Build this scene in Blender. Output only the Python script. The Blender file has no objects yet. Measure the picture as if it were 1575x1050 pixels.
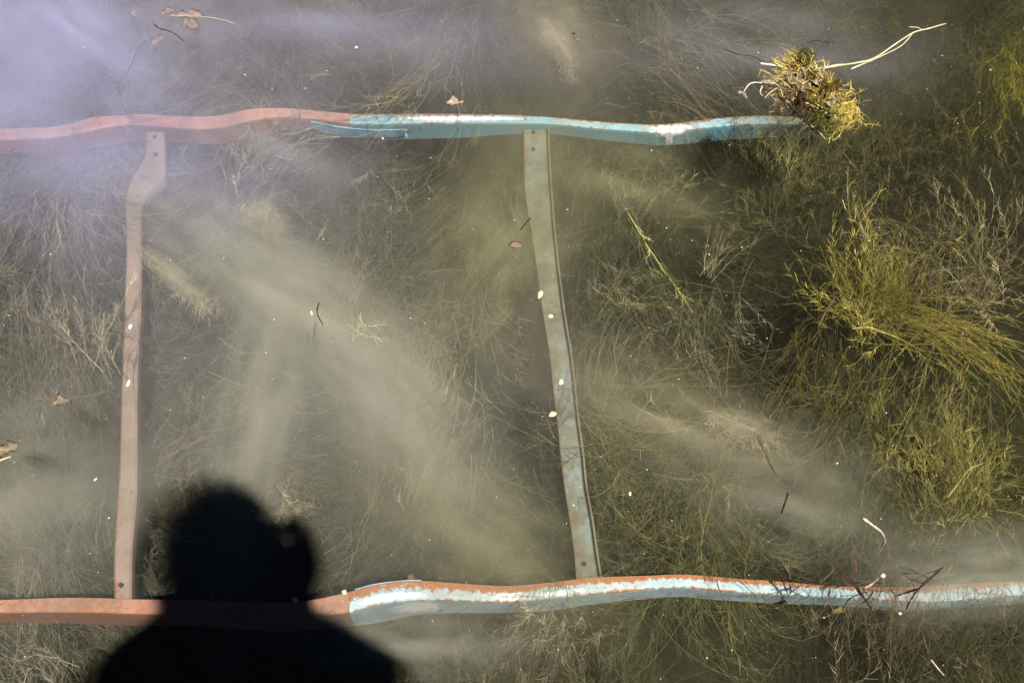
import bpy, bmesh, math, random
import numpy as np
from mathutils import Vector, Matrix

random.seed(7)
rng = np.random.default_rng(11)
scene = bpy.context.scene
col = scene.collection

# ------------------------------------------------------------------ camera, sky, sun
PW, PH, FPX = 1575.0, 1050.0, 2052.0
TILT = math.radians(25.0)
CAM = np.array([0.0, 0.0, 1.50])
cam_data = bpy.data.cameras.new('camera')
cam = bpy.data.objects.new('camera', cam_data)
col.objects.link(cam)
cam.location = CAM
cam.rotation_euler = (TILT, 0, 0)
cam_data.sensor_width = 36.0
cam_data.lens = 36.0 * FPX / PW
cam_data.clip_start = 0.01
cam_data.clip_end = 200.0
scene.camera = cam


def ray(px, py):
    """viewing direction through a point of the photograph (source pixels)"""
    x, y, z = (px - PW / 2) / FPX, -(py - PH / 2) / FPX, -1.0
    c, s = math.cos(TILT), math.sin(TILT)
    d = np.array([x, y * c - z * s, y * s + z * c])
    return d / np.linalg.norm(d)


def at(px, py, z):
    d = ray(px, py)
    return CAM + d * ((z - CAM[2]) / d[2])


SUN_DIR = ray(436, 838)                      # the way the light travels
elev = math.asin(-SUN_DIR[2])
az = math.atan2(-SUN_DIR[0], -SUN_DIR[1])    # clockwise from +Y, towards the sun
world = bpy.data.worlds.new('World')
scene.world = world
world.use_nodes = True
wn = world.node_tree
sky = wn.nodes.new('ShaderNodeTexSky')
sky.sky_type = 'NISHITA'
sky.sun_disc = False
sky.sun_elevation = elev
sky.sun_rotation = az
sky.air_density = 0.12
sky.dust_density = 0.0
sky.ozone_density = 1.0
wn.nodes['Background'].inputs['Strength'].default_value = 0.05
wn.links.new(sky.outputs['Color'], wn.nodes['Background'].inputs['Color'])

sun_data = bpy.data.lights.new('sun', 'SUN')
sun_data.energy = 5.0
sun_data.angle = math.radians(0.55)
sun_data.color = (1.0, 0.955, 0.88)
sun = bpy.data.objects.new('sun', sun_data)
col.objects.link(sun)
sun.rotation_euler = Vector(SUN_DIR).to_track_quat('-Z', 'Y').to_euler()
sun.location = (0, -2, 6)

scene.view_settings.view_transform = 'Standard'
scene.view_settings.look = 'None'
scene.view_settings.gamma = 1.0
scene.view_settings.use_curve_mapping = False
scene.view_settings.exposure = 0.52
scene.render.engine = 'CYCLES'
scene.cycles.volume_bounces = 0
scene.cycles.volume_step_rate = 2.5
scene.cycles.max_bounces = 5
scene.cycles.transparent_max_bounces = 64
scene.cycles.diffuse_bounces = 0
scene.cycles.use_denoising = True
scene.cycles.denoiser = 'OPENIMAGEDENOISE'
scene.cycles.adaptive_threshold = 0.025


# ------------------------------------------------------------------ helpers
def tag(o, label=None, cat=None, group=None, kind=None):
    if label: o['label'] = label
    if cat: o['category'] = cat
    if group: o['group'] = group
    if kind: o['kind'] = kind
    return o


def empty(name, loc, label, cat, group=None):
    o = bpy.data.objects.new(name, None)
    col.objects.link(o)
    o.location = loc
    o.empty_display_size = 0.02
    tag(o, label, cat, group)
    return o


def link_mesh(name, me, mat, parent=None):
    o = bpy.data.objects.new(name, me)
    col.objects.link(o)
    if mat: me.materials.append(mat)
    if parent is not None:
        o.parent = parent
        o.matrix_parent_inverse = Matrix.Translation(-Vector(parent.location))
    return o


def np_mesh(name, verts, quads=None, tris=None, colors=None, smooth=True):
    me = bpy.data.meshes.new(name)
    nv = len(verts)
    me.vertices.add(nv)
    me.vertices.foreach_set('co', np.asarray(verts, np.float32).ravel())
    loops, starts = [], []
    n0 = 0
    if quads is not None and len(quads):
        loops.append(np.asarray(quads, np.int32).ravel())
        starts.append(np.arange(len(quads), dtype=np.int32) * 4)
        n0 = len(quads) * 4
    if tris is not None and len(tris):
        loops.append(np.asarray(tris, np.int32).ravel())
        starts.append(n0 + np.arange(len(tris), dtype=np.int32) * 3)
    loops = np.concatenate(loops)
    starts = np.concatenate(starts)
    me.loops.add(len(loops))
    me.loops.foreach_set('vertex_index', loops)
    me.polygons.add(len(starts))
    me.polygons.foreach_set('loop_start', starts)
    if smooth:
        me.polygons.foreach_set('use_smooth', np.ones(len(starts), dtype=bool))
    me.update(calc_edges=True)
    me.validate()
    if colors is not None:
        a = me.color_attributes.new('col', 'FLOAT_COLOR', 'POINT')
        c = np.ones((nv, 4), np.float32)
        c[:, :3] = colors
        a.data.foreach_set('color', c.ravel())
    return me


def norm(v):
    return v / np.maximum(np.linalg.norm(v, axis=-1, keepdims=True), 1e-9)


def tubes(P, R, C):
    """P (N,K,3) polylines, R (N,K) radii, C (N,3) colours -> three-sided tubes: verts, quads, colours"""
    N, K, _ = P.shape
    T = np.empty_like(P)
    T[:, 1:-1] = P[:, 2:] - P[:, :-2]
    T[:, 0] = P[:, 1] - P[:, 0]
    T[:, -1] = P[:, -1] - P[:, -2]
    T = norm(T)
    ref = np.where(np.abs(T[..., 2:3]) < 0.9, np.array([0, 0, 1.0]), np.array([1.0, 0, 0]))
    A = norm(np.cross(T, ref))
    B = np.cross(T, A)
    V = np.empty((N, K, 3, 3), np.float32)
    for k in range(3):
        a = math.pi / 2 + 2 * math.pi * k / 3
        V[:, :, k] = P + R[..., None] * (math.cos(a) * A + math.sin(a) * B)
    idx = np.arange(N * K * 3, dtype=np.int32).reshape(N, K, 3)
    q = []
    for k in range(3):
        k2 = (k + 1) % 3
        q.append(np.stack([idx[:, :-1, k], idx[:, :-1, k2], idx[:, 1:, k2], idx[:, 1:, k]], -1).reshape(-1, 4))
    c = np.repeat(np.asarray(C, np.float32), K * 3, axis=0)
    return V.reshape(-1, 3), np.concatenate(q), c


def ribbons(P, R, C):
    """flat narrow leaves, each with its own twist: verts, quads, colours"""
    N, K, _ = P.shape
    T = np.empty_like(P)
    T[:, 1:-1] = P[:, 2:] - P[:, :-2]
    T[:, 0] = P[:, 1] - P[:, 0]
    T[:, -1] = P[:, -1] - P[:, -2]
    T = norm(T)
    ref = norm(np.array([0.0, 0.35, 1.0]) + rng.normal(0, 0.35, (N, 1, 3)))
    A = norm(np.cross(T, np.broadcast_to(ref, T.shape)))
    V = np.stack([P - A * R[..., None], P + A * R[..., None]], 2).astype(np.float32)
    idx = np.arange(N * K * 2, dtype=np.int32).reshape(N, K, 2)
    q = np.stack([idx[:, :-1, 0], idx[:, :-1, 1], idx[:, 1:, 1], idx[:, 1:, 0]], -1).reshape(-1, 4)
    return V.reshape(-1, 3), q, np.repeat(np.asarray(C, np.float32), K * 2, axis=0)


def tube_mesh(name, sets):
    vs, qs, cs, n = [], [], [], 0
    for st in sets:
        P, R, C = st[:3]
        v, q, c = (ribbons if len(st) > 3 else tubes)(P, R, C)
        vs.append(v); qs.append(q + n); cs.append(c); n += len(v)
    return np_mesh(name, np.concatenate(vs), quads=np.concatenate(qs), colors=np.concatenate(cs))


class VNoise:
    """smooth vector noise from a few sines"""
    def __init__(s, freq, n=7, seed=0):
        r = np.random.default_rng(seed)
        s.k = r.normal(size=(n, 3)) * freq
        s.ph = r.uniform(0, 6.283, (n, 3))
        s.a = r.normal(size=(n, 3)) / math.sqrt(n)

    def __call__(s, p):
        t = p @ s.k.T
        out = np.zeros(p.shape)
        for i in range(len(s.k)):
            out += np.sin(t[..., i:i + 1] + s.ph[i]) * s.a[i]
        return out


def grow(root, d, L, K, curl, noise, zpull=0.0, jitter=0.0):
    N = len(root)
    P = np.empty((N, K, 3))
    p, d = root.copy(), norm(d)
    st = (L / (K - 1))[:, None]
    P[:, 0] = p
    for k in range(1, K):
        d = d + curl * st * noise(p) + jitter * rng.normal(size=d.shape)
        d[:, 2] += zpull * st[:, 0]
        d = norm(d)
        p = p + d * st
        P[:, k] = p
    return P


def branch(P, n, L, K, spread, curl, noise, r0, r1, lo=0.1, hi=1.0):
    """n side shoots on every polyline of P"""
    N, KK, _ = P.shape
    t = rng.uniform(lo, hi, (N, n)) * (KK - 1.001)
    i = t.astype(int)
    f = (t - i)[..., None]
    a = np.take_along_axis(P, i[..., None].repeat(3, -1), 1)
    b = np.take_along_axis(P, (i + 1)[..., None].repeat(3, -1), 1)
    root = (a * (1 - f) + b * f).reshape(-1, 3)
    d = norm((b - a).reshape(-1, 3))
    side = rng.normal(size=d.shape)
    side[:, 2] *= 0.7
    d = norm(d + spread * norm(side))
    Ls = L * rng.uniform(0.5, 1.3, len(root))
    Q = grow(root, d, Ls, K, curl, noise)
    R = np.linspace(r0, r1, K)[None].repeat(len(Q), 0)
    return Q, R


def new_mat(name):
    m = bpy.data.materials.new(name)
    m.use_nodes = True
    n = m.node_tree
    b = n.nodes['Principled BSDF']
    return m, n, b, n.nodes['Material Output']


def N(tree, typ, **kw):
    nd = tree.nodes.new(typ)
    for k, v in kw.items():
        if k in nd.inputs: nd.inputs[k].default_value = v
        else: setattr(nd, k, v)
    return nd


def ramp(tree, src, stops):
    r = tree.nodes.new('ShaderNodeValToRGB')
    e = r.color_ramp.elements
    while len(e) < len(stops): e.new(0.5)
    for el, (p, c) in zip(e, stops):
        el.position = p
        el.color = (*c, 1) if len(c) == 3 else c
    tree.links.new(src, r.inputs['Fac'])
    return r


def math_n(tree, op, a, b=None, c=None):
    m = tree.nodes.new('ShaderNodeMath')
    m.operation = op
    for i, v in enumerate((a, b, c)):
        if v is None: continue
        if isinstance(v, (int, float)): m.inputs[i].default_value = v
        else: tree.links.new(v, m.inputs[i])
    return m.outputs[0]


def mix_c(tree, fac, a, b):
    m = tree.nodes.new('ShaderNodeMix')
    m.data_type = 'RGBA'
    for s, v in ((m.inputs[0], fac), (m.inputs[6], a), (m.inputs[7], b)):
        if isinstance(v, (int, float)): s.default_value = v
        elif isinstance(v, tuple): s.default_value = (*v, 1)
        else: tree.links.new(v, s)
    return m.outputs[2]


# ------------------------------------------------------------------ materials
def plain_mat(name, c, rough=0.7, var=0.25, scale=60.0, spec=0.3):
    m, n, b, _ = new_mat(name)
    tc = N(n, 'ShaderNodeTexCoord')
    no = N(n, 'ShaderNodeTexNoise', Scale=scale, Detail=4.0)
    n.links.new(tc.outputs['Object'], no.inputs['Vector'])
    d = tuple(x * (1 - var) for x in c)
    l = tuple(min(1, x * (1 + var)) for x in c)
    r = ramp(n, no.outputs['Fac'], [(0.35, d), (0.65, l)])
    n.links.new(r.outputs['Color'], b.inputs['Base Color'])
    b.inputs['Roughness'].default_value = rough
    b.inputs['Specular IOR Level'].default_value = spec
    bp = N(n, 'ShaderNodeBump', Strength=0.4, Distance=0.002)
    n.links.new(no.outputs['Fac'], bp.inputs['Height'])
    n.links.new(bp.outputs['Normal'], b.inputs['Normal'])
    return m


def weed_mat():
    m, n, b, out = new_mat('water_weed')
    a = N(n, 'ShaderNodeAttribute', attribute_name='col')
    n.links.new(a.outputs['Color'], b.inputs['Base Color'])
    b.inputs['Roughness'].default_value = 0.75
    b.inputs['Specular IOR Level'].default_value = 0.15
    return m


def rail_mat(name, paint, pale, rust, rust_bias, edge, back_rust=0.0, film_web=0.0, web=1.0, glints=(), algae=None, film_c=(0.26, 0.23, 0.17), film_k=0.6):
    """paint over rust; UV.x runs along the bar in metres, UV.y is 0..1 over the top face and 1..2 down the web"""
    m, n, b, _ = new_mat(name)
    uv = N(n, 'ShaderNodeUVMap')
    sep = N(n, 'ShaderNodeSeparateXYZ')
    n.links.new(uv.outputs['UV'], sep.inputs[0])
    tc = N(n, 'ShaderNodeTexCoord')
    big = N(n, 'ShaderNodeTexNoise', Scale=9.0, Detail=5.0, Roughness=0.6)
    fine = N(n, 'ShaderNodeTexNoise', Scale=95.0, Detail=5.0, Roughness=0.65)
    tiny = N(n, 'ShaderNodeTexNoise', Scale=330.0, Detail=3.0)
    for t in (big, fine, tiny):
        n.links.new(tc.outputs['Object'], t.inputs['Vector'])
    v = sep.outputs['Y']
    # ragged rust: along the arrises and, where asked, over the far side of the top face
    e1 = math_n(n, 'SUBTRACT', 1.0, math_n(n, 'MULTIPLY', math_n(n, 'ABSOLUTE', math_n(n, 'SUBTRACT', v, 1.0)), 9.0))
    e1 = math_n(n, 'MULTIPLY', math_n(n, 'MAXIMUM', e1, 0.0), edge)
    e2 = math_n(n, 'SUBTRACT', 1.0, math_n(n, 'MULTIPLY', math_n(n, 'ABSOLUTE', math_n(n, 'SUBTRACT', v, 2.0)), 10.0))
    e2 = math_n(n, 'MULTIPLY', math_n(n, 'MAXIMUM', e2, 0.0), edge)
    e3 = math_n(n, 'SUBTRACT', 1.0, math_n(n, 'MULTIPLY', v, 1.65))
    e3 = math_n(n, 'MULTIPLY', math_n(n, 'MAXIMUM', e3, 0.0), back_rust)
    s = math_n(n, 'ADD', math_n(n, 'ADD', e1, e2), e3)
    nz = math_n(n, 'ADD', math_n(n, 'MULTIPLY', fine.outputs['Fac'], 1.25), math_n(n, 'MULTIPLY', big.outputs['Fac'], 1.1))
    nz = math_n(n, 'ADD', nz, math_n(n, 'MULTIPLY', tiny.outputs['Fac'], 0.8))
    nz = math_n(n, 'SUBTRACT', nz, 1.575 - 0.5)
    s = math_n(n, 'ADD', math_n(n, 'ADD', s, nz), rust_bias)
    mask = ramp(n, s, [(0.58, (0, 0, 0)), (0.72, (1, 1, 1))])
    pr = ramp(n, big.outputs['Fac'], [(0.38, paint), (0.58, tuple((x + y) / 2 for x, y in zip(paint, pale))), (0.7, pale)])
    pt = mix_c(n, math_n(n, 'MULTIPLY', tiny.outputs['Fac'], 0.35), pr.outputs['Color'], tuple(x * 0.7 for x in paint))
    rr = ramp(n, tiny.outputs['Fac'], [(0.3, tuple(x * 0.55 for x in rust)), (0.7, rust)])
    film = N(n, 'ShaderNodeTexNoise', Scale=21.0, Detail=6.0, Roughness=0.7)
    n.links.new(tc.outputs['Object'], film.inputs['Vector'])
    fm = ramp(n, math_n(n, 'ADD', film.outputs['Fac'], math_n(n, 'MULTIPLY', math_n(n, 'GREATER_THAN', v, 1.03), film_web)), [(0.40, (0, 0, 0)), (0.60, (1, 1, 1))])
    pt = mix_c(n, math_n(n, 'MULTIPLY', math_n(n, 'GREATER_THAN', v, 1.03), web), pt, paint)
    pt = mix_c(n, math_n(n, 'MULTIPLY', fm.outputs['Color'], film_k), pt, film_c)
    c = mix_c(n, mask.outputs['Color'], pt, rr.outputs['Color'])
    for (su, sv, ru, rv) in glints:      # white patches painting sun glints and caustics into the rail colour
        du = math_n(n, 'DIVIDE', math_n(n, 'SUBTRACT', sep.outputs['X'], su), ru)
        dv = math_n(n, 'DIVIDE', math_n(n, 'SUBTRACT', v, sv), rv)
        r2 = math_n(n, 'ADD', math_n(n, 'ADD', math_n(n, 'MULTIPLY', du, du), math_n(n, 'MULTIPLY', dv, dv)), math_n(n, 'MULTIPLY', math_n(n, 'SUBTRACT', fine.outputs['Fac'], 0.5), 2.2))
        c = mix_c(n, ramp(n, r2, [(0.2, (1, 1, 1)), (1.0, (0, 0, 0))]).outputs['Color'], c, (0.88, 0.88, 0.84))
    if algae:                            # brown slime over the far end
        al = math_n(n, 'ADD', math_n(n, 'MULTIPLY', math_n(n, 'SUBTRACT', sep.outputs['X'], algae), 9.0), math_n(n, 'MULTIPLY', math_n(n, 'SUBTRACT', film.outputs['Fac'], 0.5), 3.0))
        c = mix_c(n, math_n(n, 'MULTIPLY', ramp(n, al, [(0.0, (0, 0, 0)), (0.9, (1, 1, 1))]).outputs['Color'], 0.85), c, (0.11, 0.10, 0.055))
    n.links.new(c, b.inputs['Base Color'])
    b.inputs['Roughness'].default_value = 0.55
    b.inputs['Specular IOR Level'].default_value = 0.25
    bp = N(n, 'ShaderNodeBump', Strength=0.5, Distance=0.0012)
    n.links.new(math_n(n, 'ADD', fine.outputs['Fac'], mask.outputs['Color']), bp.inputs['Height'])
    n.links.new(bp.outputs['Normal'], b.inputs['Normal'])
    return m


def interp(tab, xs):
    tab = np.array(tab, float)
    out = []
    for x in xs:
        k = int(np.clip(np.searchsorted(tab[:, 0], x) - 1, 0, len(tab) - 2))
        p0, p1, p2, p3 = tab[max(k - 1, 0)], tab[k], tab[k + 1], tab[min(k + 2, len(tab) - 1)]
        t = (x - p1[0]) / (p2[0] - p1[0])
        if 0 <= t <= 1:
            m1 = (p2[1:] - p0[1:]) / max(p2[0] - p0[0], 1e-6) * (p2[0] - p1[0])
            m2 = (p3[1:] - p1[1:]) / max(p3[0] - p1[0], 1e-6) * (p2[0] - p1[0])
            out.append((2 * t**3 - 3 * t**2 + 1) * p1[1:] + (t**3 - 2 * t**2 + t) * m1 + (-2 * t**3 + 3 * t**2) * p2[1:] + (t**3 - t**2) * m2)
        else:
            out.append(p1[1:] + (p2[1:] - p1[1:]) * t)
    return np.array(out)


U_TAB = [(-420, 205, 224, 248), (-160, 202, 220, 243), (0, 198, 215, 237), (87, 194, 211, 235), (140, 181, 201, 226), (175, 178, 194, 219), (215, 176, 192.5, 217),
         (262, 178.5, 195.5, 220), (300, 179.7, 198.5, 222), (340, 177, 196, 219), (385, 168, 186, 210), (435, 166.5, 180, 200),
         (490, 171, 184, 200), (536, 175, 190, 206), (570, 175.5, 191, 214), (640, 175, 190, 213.5), (710, 175.5, 189.5, 212), (780, 177, 189.5, 207),
         (850, 180.7, 191, 207), (910, 186, 197, 213.5), (985, 191, 202.4, 221.5), (1025, 191, 204.8, 224), (1100, 182.5, 195.4, 217),
         (1170, 178, 191, 213), (1240, 181, 192, 213), (1400, 190, 203, 223), (1600, 196, 209, 230), (2000, 200, 213, 234)]
L_TAB = [(-420, 925, 946, 961), (-150, 924, 944, 959), (0, 922, 942.6, 957), (87, 919, 941.6, 958), (140, 919, 942, 960), (200, 921, 944, 961.5), (270, 922, 945, 962),
         (350, 924, 948, 968), (400, 926.5, 950.5, 970), (450, 925, 949.6, 969), (490, 920, 946, 966), (537, 909.5, 942, 962.5), (580, 898.6, 930, 955.5),
         (640, 893, 923.4, 945), (710, 897, 923.4, 942.6), (780, 900.7, 926, 942.3), (850, 895, 920.6, 938.8), (910, 888, 913.6, 929.5),
         (1000, 884.7, 906, 921), (1050, 883, 903, 917.5), (1100, 886.4, 907.7, 921.5), (1200, 893.7, 914.7, 928), (1280, 900.7, 918, 930),
         (1340, 902, 921, 934), (1400, 902, 926, 940), (1470, 898, 923.4, 937), (1575, 892.7, 915.4, 930), (1750, 890, 913, 928), (2000, 892, 915, 930)]


M = {}
M['weed'] = weed_mat()
RUST = (0.36, 0.13, 0.05)
def u_at(tab, x0, x):
    xs = np.linspace(x0, x, 60)
    w = np.array([at(a, b, -0.36) for a, b in zip(xs, interp(tab, xs)[:, 1])])
    return float(np.linalg.norm(np.diff(w, axis=0), axis=1).sum())


M['red_upper'] = rail_mat('red_oxide_paint', (0.46, 0.20, 0.15), (0.60, 0.33, 0.26), RUST, -0.22, 0.12, film_c=(0.26, 0.16, 0.13), film_k=0.8)
M['red_lower'] = rail_mat('worn_red_oxide_paint', (0.36, 0.165, 0.11), (0.48, 0.25, 0.17), (0.40, 0.15, 0.05), -0.05, 0.30, film_c=(0.20, 0.13, 0.09), film_k=0.8)
M['blue_upper'] = rail_mat('pale_blue_paint', (0.15, 0.37, 0.43), (0.56, 0.71, 0.73), (0.34, 0.17, 0.10), -0.24, 0.28, 0.55, film_k=0.35,
                           algae=u_at(U_TAB, 537, 1095), glints=[(u_at(U_TAB, 537, 1030), 0.75, 0.035, 0.7), (u_at(U_TAB, 537, 1031), 1.5, 0.007, 0.6), (u_at(U_TAB, 537, 720), 0.6, 0.12, 0.3)])
M['blue_lower'] = rail_mat('flaking_blue_paint', (0.34, 0.52, 0.57), (0.70, 0.76, 0.74), (0.42, 0.17, 0.07), -0.13, 0.34, 0.80, 0.0, 0.2, film_k=0.45,
                           glints=[(u_at(L_TAB, 537, 600), 0.7, 0.05, 0.25), (u_at(L_TAB, 537, 640), 1.5, 0.04, 0.4), (u_at(L_TAB, 537, 785), 0.7, 0.03, 0.3), (u_at(L_TAB, 537, 860), 0.75, 0.05, 0.2)])
M['rung_pink'] = rail_mat('silted_pink_paint', (0.29, 0.205, 0.165), (0.36, 0.26, 0.21), (0.36, 0.15, 0.08), -0.18, 0.22, 0.25, film_c=(0.20, 0.155, 0.12), film_k=0.75)
M['rung_blue'] = rail_mat('silted_blue_paint', (0.175, 0.155, 0.095), (0.25, 0.40, 0.42), (0.22, 0.12, 0.06), -0.18, 0.20, 0.42, film_c=(0.10, 0.09, 0.05), film_k=0.8)
M['blue_plate'] = plain_mat('dull_blue_paint', (0.16, 0.33, 0.42))
M['blue_edge'] = plain_mat('bright_blue_edge', (0.30, 0.50, 0.54))
M['rust'] = plain_mat('rusty_steel', (0.12, 0.055, 0.03), 0.85)
M['hole'] = plain_mat('dark_bolt', (0.03, 0.025, 0.02), 0.9)
M['bark'] = plain_mat('wet_dark_bark', (0.035, 0.018, 0.012), 0.7)
M['brown_twig'] = plain_mat('brown_twig_bark', (0.12, 0.075, 0.045), 0.8)
M['straw'] = plain_mat('dry_straw', (0.66, 0.60, 0.36), 0.6, 0.15)
M['white'] = plain_mat('bleached_white', (0.82, 0.80, 0.72), 0.6, 0.08)
M['cream'] = plain_mat('cream_flake', (0.78, 0.66, 0.38), 0.7, 0.15)
M['silted'] = plain_mat('silted_bark', (0.26, 0.22, 0.13), 0.9)
M['gold_scrap'] = plain_mat('golden_scrap', (0.62, 0.45, 0.11), 0.5, 0.4, 150, 0.5)
M['brown_scrap'] = plain_mat('brown_scrap', (0.16, 0.10, 0.035), 0.5, 0.4, 150, 0.5)
M['olive_scrap'] = plain_mat('olive_scrap', (0.16, 0.16, 0.035), 0.5, 0.4, 150, 0.5)
M['leaf_tan'] = plain_mat('dead_leaf_tan', (0.46, 0.34, 0.22), 0.75, 0.3, 120)
M['leaf_pale'] = plain_mat('dead_leaf_pale', (0.72, 0.58, 0.42), 0.75, 0.3, 120)
M['leaf_pink'] = plain_mat('dead_leaf_pinkish', (0.50, 0.33, 0.26), 0.75, 0.3, 120)
M['leaf_yellow'] = plain_mat('dead_leaf_yellow', (0.30, 0.25, 0.08), 0.75, 0.3, 120)

# ------------------------------------------------------------------ lake bed
XR, Y0, Y1 = 6.0, -4.0, 7.0
hn = [VNoise(f, 7, 30 + i) for i, f in enumerate((2.2, 5.0, 16.0))]


def bed_z(p):
    q = np.array(p, float).copy()
    q[..., 2] = 0
    return -0.70 + 0.05 * hn[0](q)[..., 0] + 0.025 * hn[1](q)[..., 0] + 0.006 * hn[2](q)[..., 0]


gx, gy = 160, 150
X, Y = np.meshgrid(np.linspace(-XR, XR, gx), np.linspace(Y0, Y1, gy))
G = np.stack([X, Y, np.zeros_like(X)], -1).reshape(-1, 3)
G[:, 2] = bed_z(G)
ii = np.arange(gx * gy).reshape(gy, gx)
Q = np.stack([ii[:-1, :-1], ii[:-1, 1:], ii[1:, 1:], ii[1:, :-1]], -1).reshape(-1, 4)
bm_, n_, b_, _ = new_mat('lake_mud')
tc_ = N(n_, 'ShaderNodeTexCoord')
no_ = N(n_, 'ShaderNodeTexNoise', Scale=3.5, Detail=8.0, Roughness=0.65)
n_.links.new(tc_.outputs['Object'], no_.inputs['Vector'])
rr_ = ramp(n_, no_.outputs['Fac'], [(0.35, (0.008, 0.008, 0.004)), (0.55, (0.018, 0.017, 0.008)), (0.72, (0.040, 0.036, 0.018))])
n_.links.new(rr_.outputs['Color'], b_.inputs['Base Color'])
b_.inputs['Roughness'].default_value = 0.95
b_.inputs['Specular IOR Level'].default_value = 0.1
bed = link_mesh('lake_bed', np_mesh('lake_bed', G, quads=Q), bm_)
tag(bed, kind='structure')


# ------------------------------------------------------------------ water body, silt and painted glare
def volume_mat(name, color, density, aniso=0.0, falloff=False, nscale=0.0):
    m = bpy.data.materials.new(name)
    m.use_nodes = True
    n = m.node_tree
    n.nodes.remove(n.nodes['Principled BSDF'])
    out = n.nodes['Material Output']
    v = N(n, 'ShaderNodeVolumePrincipled')
    v.inputs['Color'].default_value = (*color, 1)
    v.inputs['Anisotropy'].default_value = aniso
    v.inputs['Density'].default_value = density
    if falloff:
        tc = N(n, 'ShaderNodeTexCoord')
        g = N(n, 'ShaderNodeTexGradient', gradient_type='QUADRATIC_SPHERE')
        n.links.new(tc.outputs['Object'], g.inputs['Vector'])
        d = g.outputs['Fac']
        if nscale:
            no = N(n, 'ShaderNodeTexNoise', Scale=nscale, Detail=3.0, Roughness=0.6)
            n.links.new(tc.outputs['Object'], no.inputs['Vector'])
            k = math_n(n, 'MULTIPLY', math_n(n, 'SUBTRACT', no.outputs['Fac'], 0.36), 4.2)
            d = math_n(n, 'MULTIPLY', d, math_n(n, 'MAXIMUM', k, 0.0))
        n.links.new(math_n(n, 'MULTIPLY', d, density), v.inputs['Density'])
    n.links.new(v.outputs['Volume'], out.inputs['Volume'])
    return m


def box_mesh(name, a, b):
    bm = bmesh.new()
    bmesh.ops.create_cube(bm, size=1.0)
    for v in bm.verts:
        v.co = Vector([(a[i] + b[i]) / 2 + v.co[i] * (b[i] - a[i]) for i in range(3)])
    me = bpy.data.meshes.new(name)
    bm.to_mesh(me); bm.free()
    return me


water = link_mesh('water', box_mesh('water', (-5.5, -3.5, -1.9), (5.5, 6.5, 0.0)),
                  volume_mat('turbid_water', (0.62, 0.58, 0.36), 0.10))
tag(water, kind='structure')

bm = bmesh.new()
bmesh.ops.create_icosphere(bm, subdivisions=3, radius=1.0)
silt_me = bpy.data.meshes.new('silt_glare_cloud')
bm.to_mesh(silt_me); bm.free()
silt_mats = {}


def silt(px, py, rx, ry, ang, dens, tone, z=-0.26, rz=0.22):
    """a soft cloud of suspended silt, some tinted to stand in for glare and sunbeams; px, py, rx, ry in photograph pixels, ang in degrees clockwise"""
    key = (tone, dens)
    if key not in silt_mats:
        c = {'glare': (0.62, 0.62, 0.99), 'grey': (0.85, 0.83, 0.64), 'olive': (0.72, 0.69, 0.38), 'sand': (0.95, 0.84, 0.56), 'mauve_glare': (0.80, 0.76, 0.85)}[tone]  # lilac and mauve tints paint the sky's reflection into the cloud colour
        silt_mats[key] = volume_mat('silt_%s' % tone, c, dens, -0.32 if tone == 'glare' else -0.18, True, 3.2)
    c = at(px, py, z)
    s = np.linalg.norm(c - CAM) / FPX
    me = silt_me.copy()
    o = link_mesh('silt_glare_cloud', me, silt_mats[key])
    o.location = c
    o.rotation_euler = (0, 0, -math.radians(ang))
    o.scale = (rx * s, ry * s * 1.1, rz)
    tag(o, kind='stuff')
    return o


for a in [
    (-60, 0, 430, 320, 25, 13.0, 'glare'), (110, 40, 330, 60, 38, 7.0, 'glare'), (150, 230, 520, 300, 10, 4.2, 'glare'), (480, 20, 520, 170, 5, 3.0, 'glare'),
    (330, 560, 900, 760, 0, 1.3, 'mauve_glare'), (560, 620, 620, 520, 0, 1.5, 'grey'), (640, 60, 700, 260, 5, 2.0, 'mauve_glare'),
    (20, 760, 400, 220, -10, 4.5, 'grey'), (430, 450, 380, 110, 35, 10.0, 'grey'), (400, 640, 95, 330, 8, 7.5, 'grey'),  # diagonal grey clouds are murk and also paint sunbeams in the water
    (590, 610, 380, 120, 50, 8.0, 'grey'), (730, 820, 360, 130, 35, 5.0, 'olive'), (780, 360, 180, 300, 10, 5.0, 'olive'),
    (850, 45, 170, 70, 40, 7.0, 'sand'), (1020, 640, 380, 90, 25, 4.5, 'sand'), (940, 270, 300, 120, 20, 4.0, 'olive'),
    (1220, 765, 320, 130, 20, 3.6, 'grey'), (1500, 885, 250, 80, -4, 8.0, 'grey', -0.2), (420, 210, 300, 110, 30, 3.5, 'mauve_glare'),
    (1180, 70, 380, 110, 10, 4.0, 'mauve_glare'), (640, 985, 280, 80, 0, 4.5, 'grey'), (268, 425, 85, 22, 40, 60.0, 'sand', -0.35, 0.05), (860, 62, 60, 20, 60, 50.0, 'sand', -0.36, 0.05), (1150, 655, 85, 24, 20, 45.0, 'sand', -0.36, 0.05),
    (478, 484, 85, 20, 32, 60.0, 'sand', -0.35, 0.05), (290, 45, 120, 45, 15, 8.0, 'mauve_glare', -0.15, 0.12), (405, 345, 55, 65, 0, 16.0, 'sand', -0.34, 0.08),  # narrow left-bay sand clouds paint warm streaks of focused sunlight
]:
    silt(*a)

# ------------------------------------------------------------------ the sunken steel frame
ZR = -0.36


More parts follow.
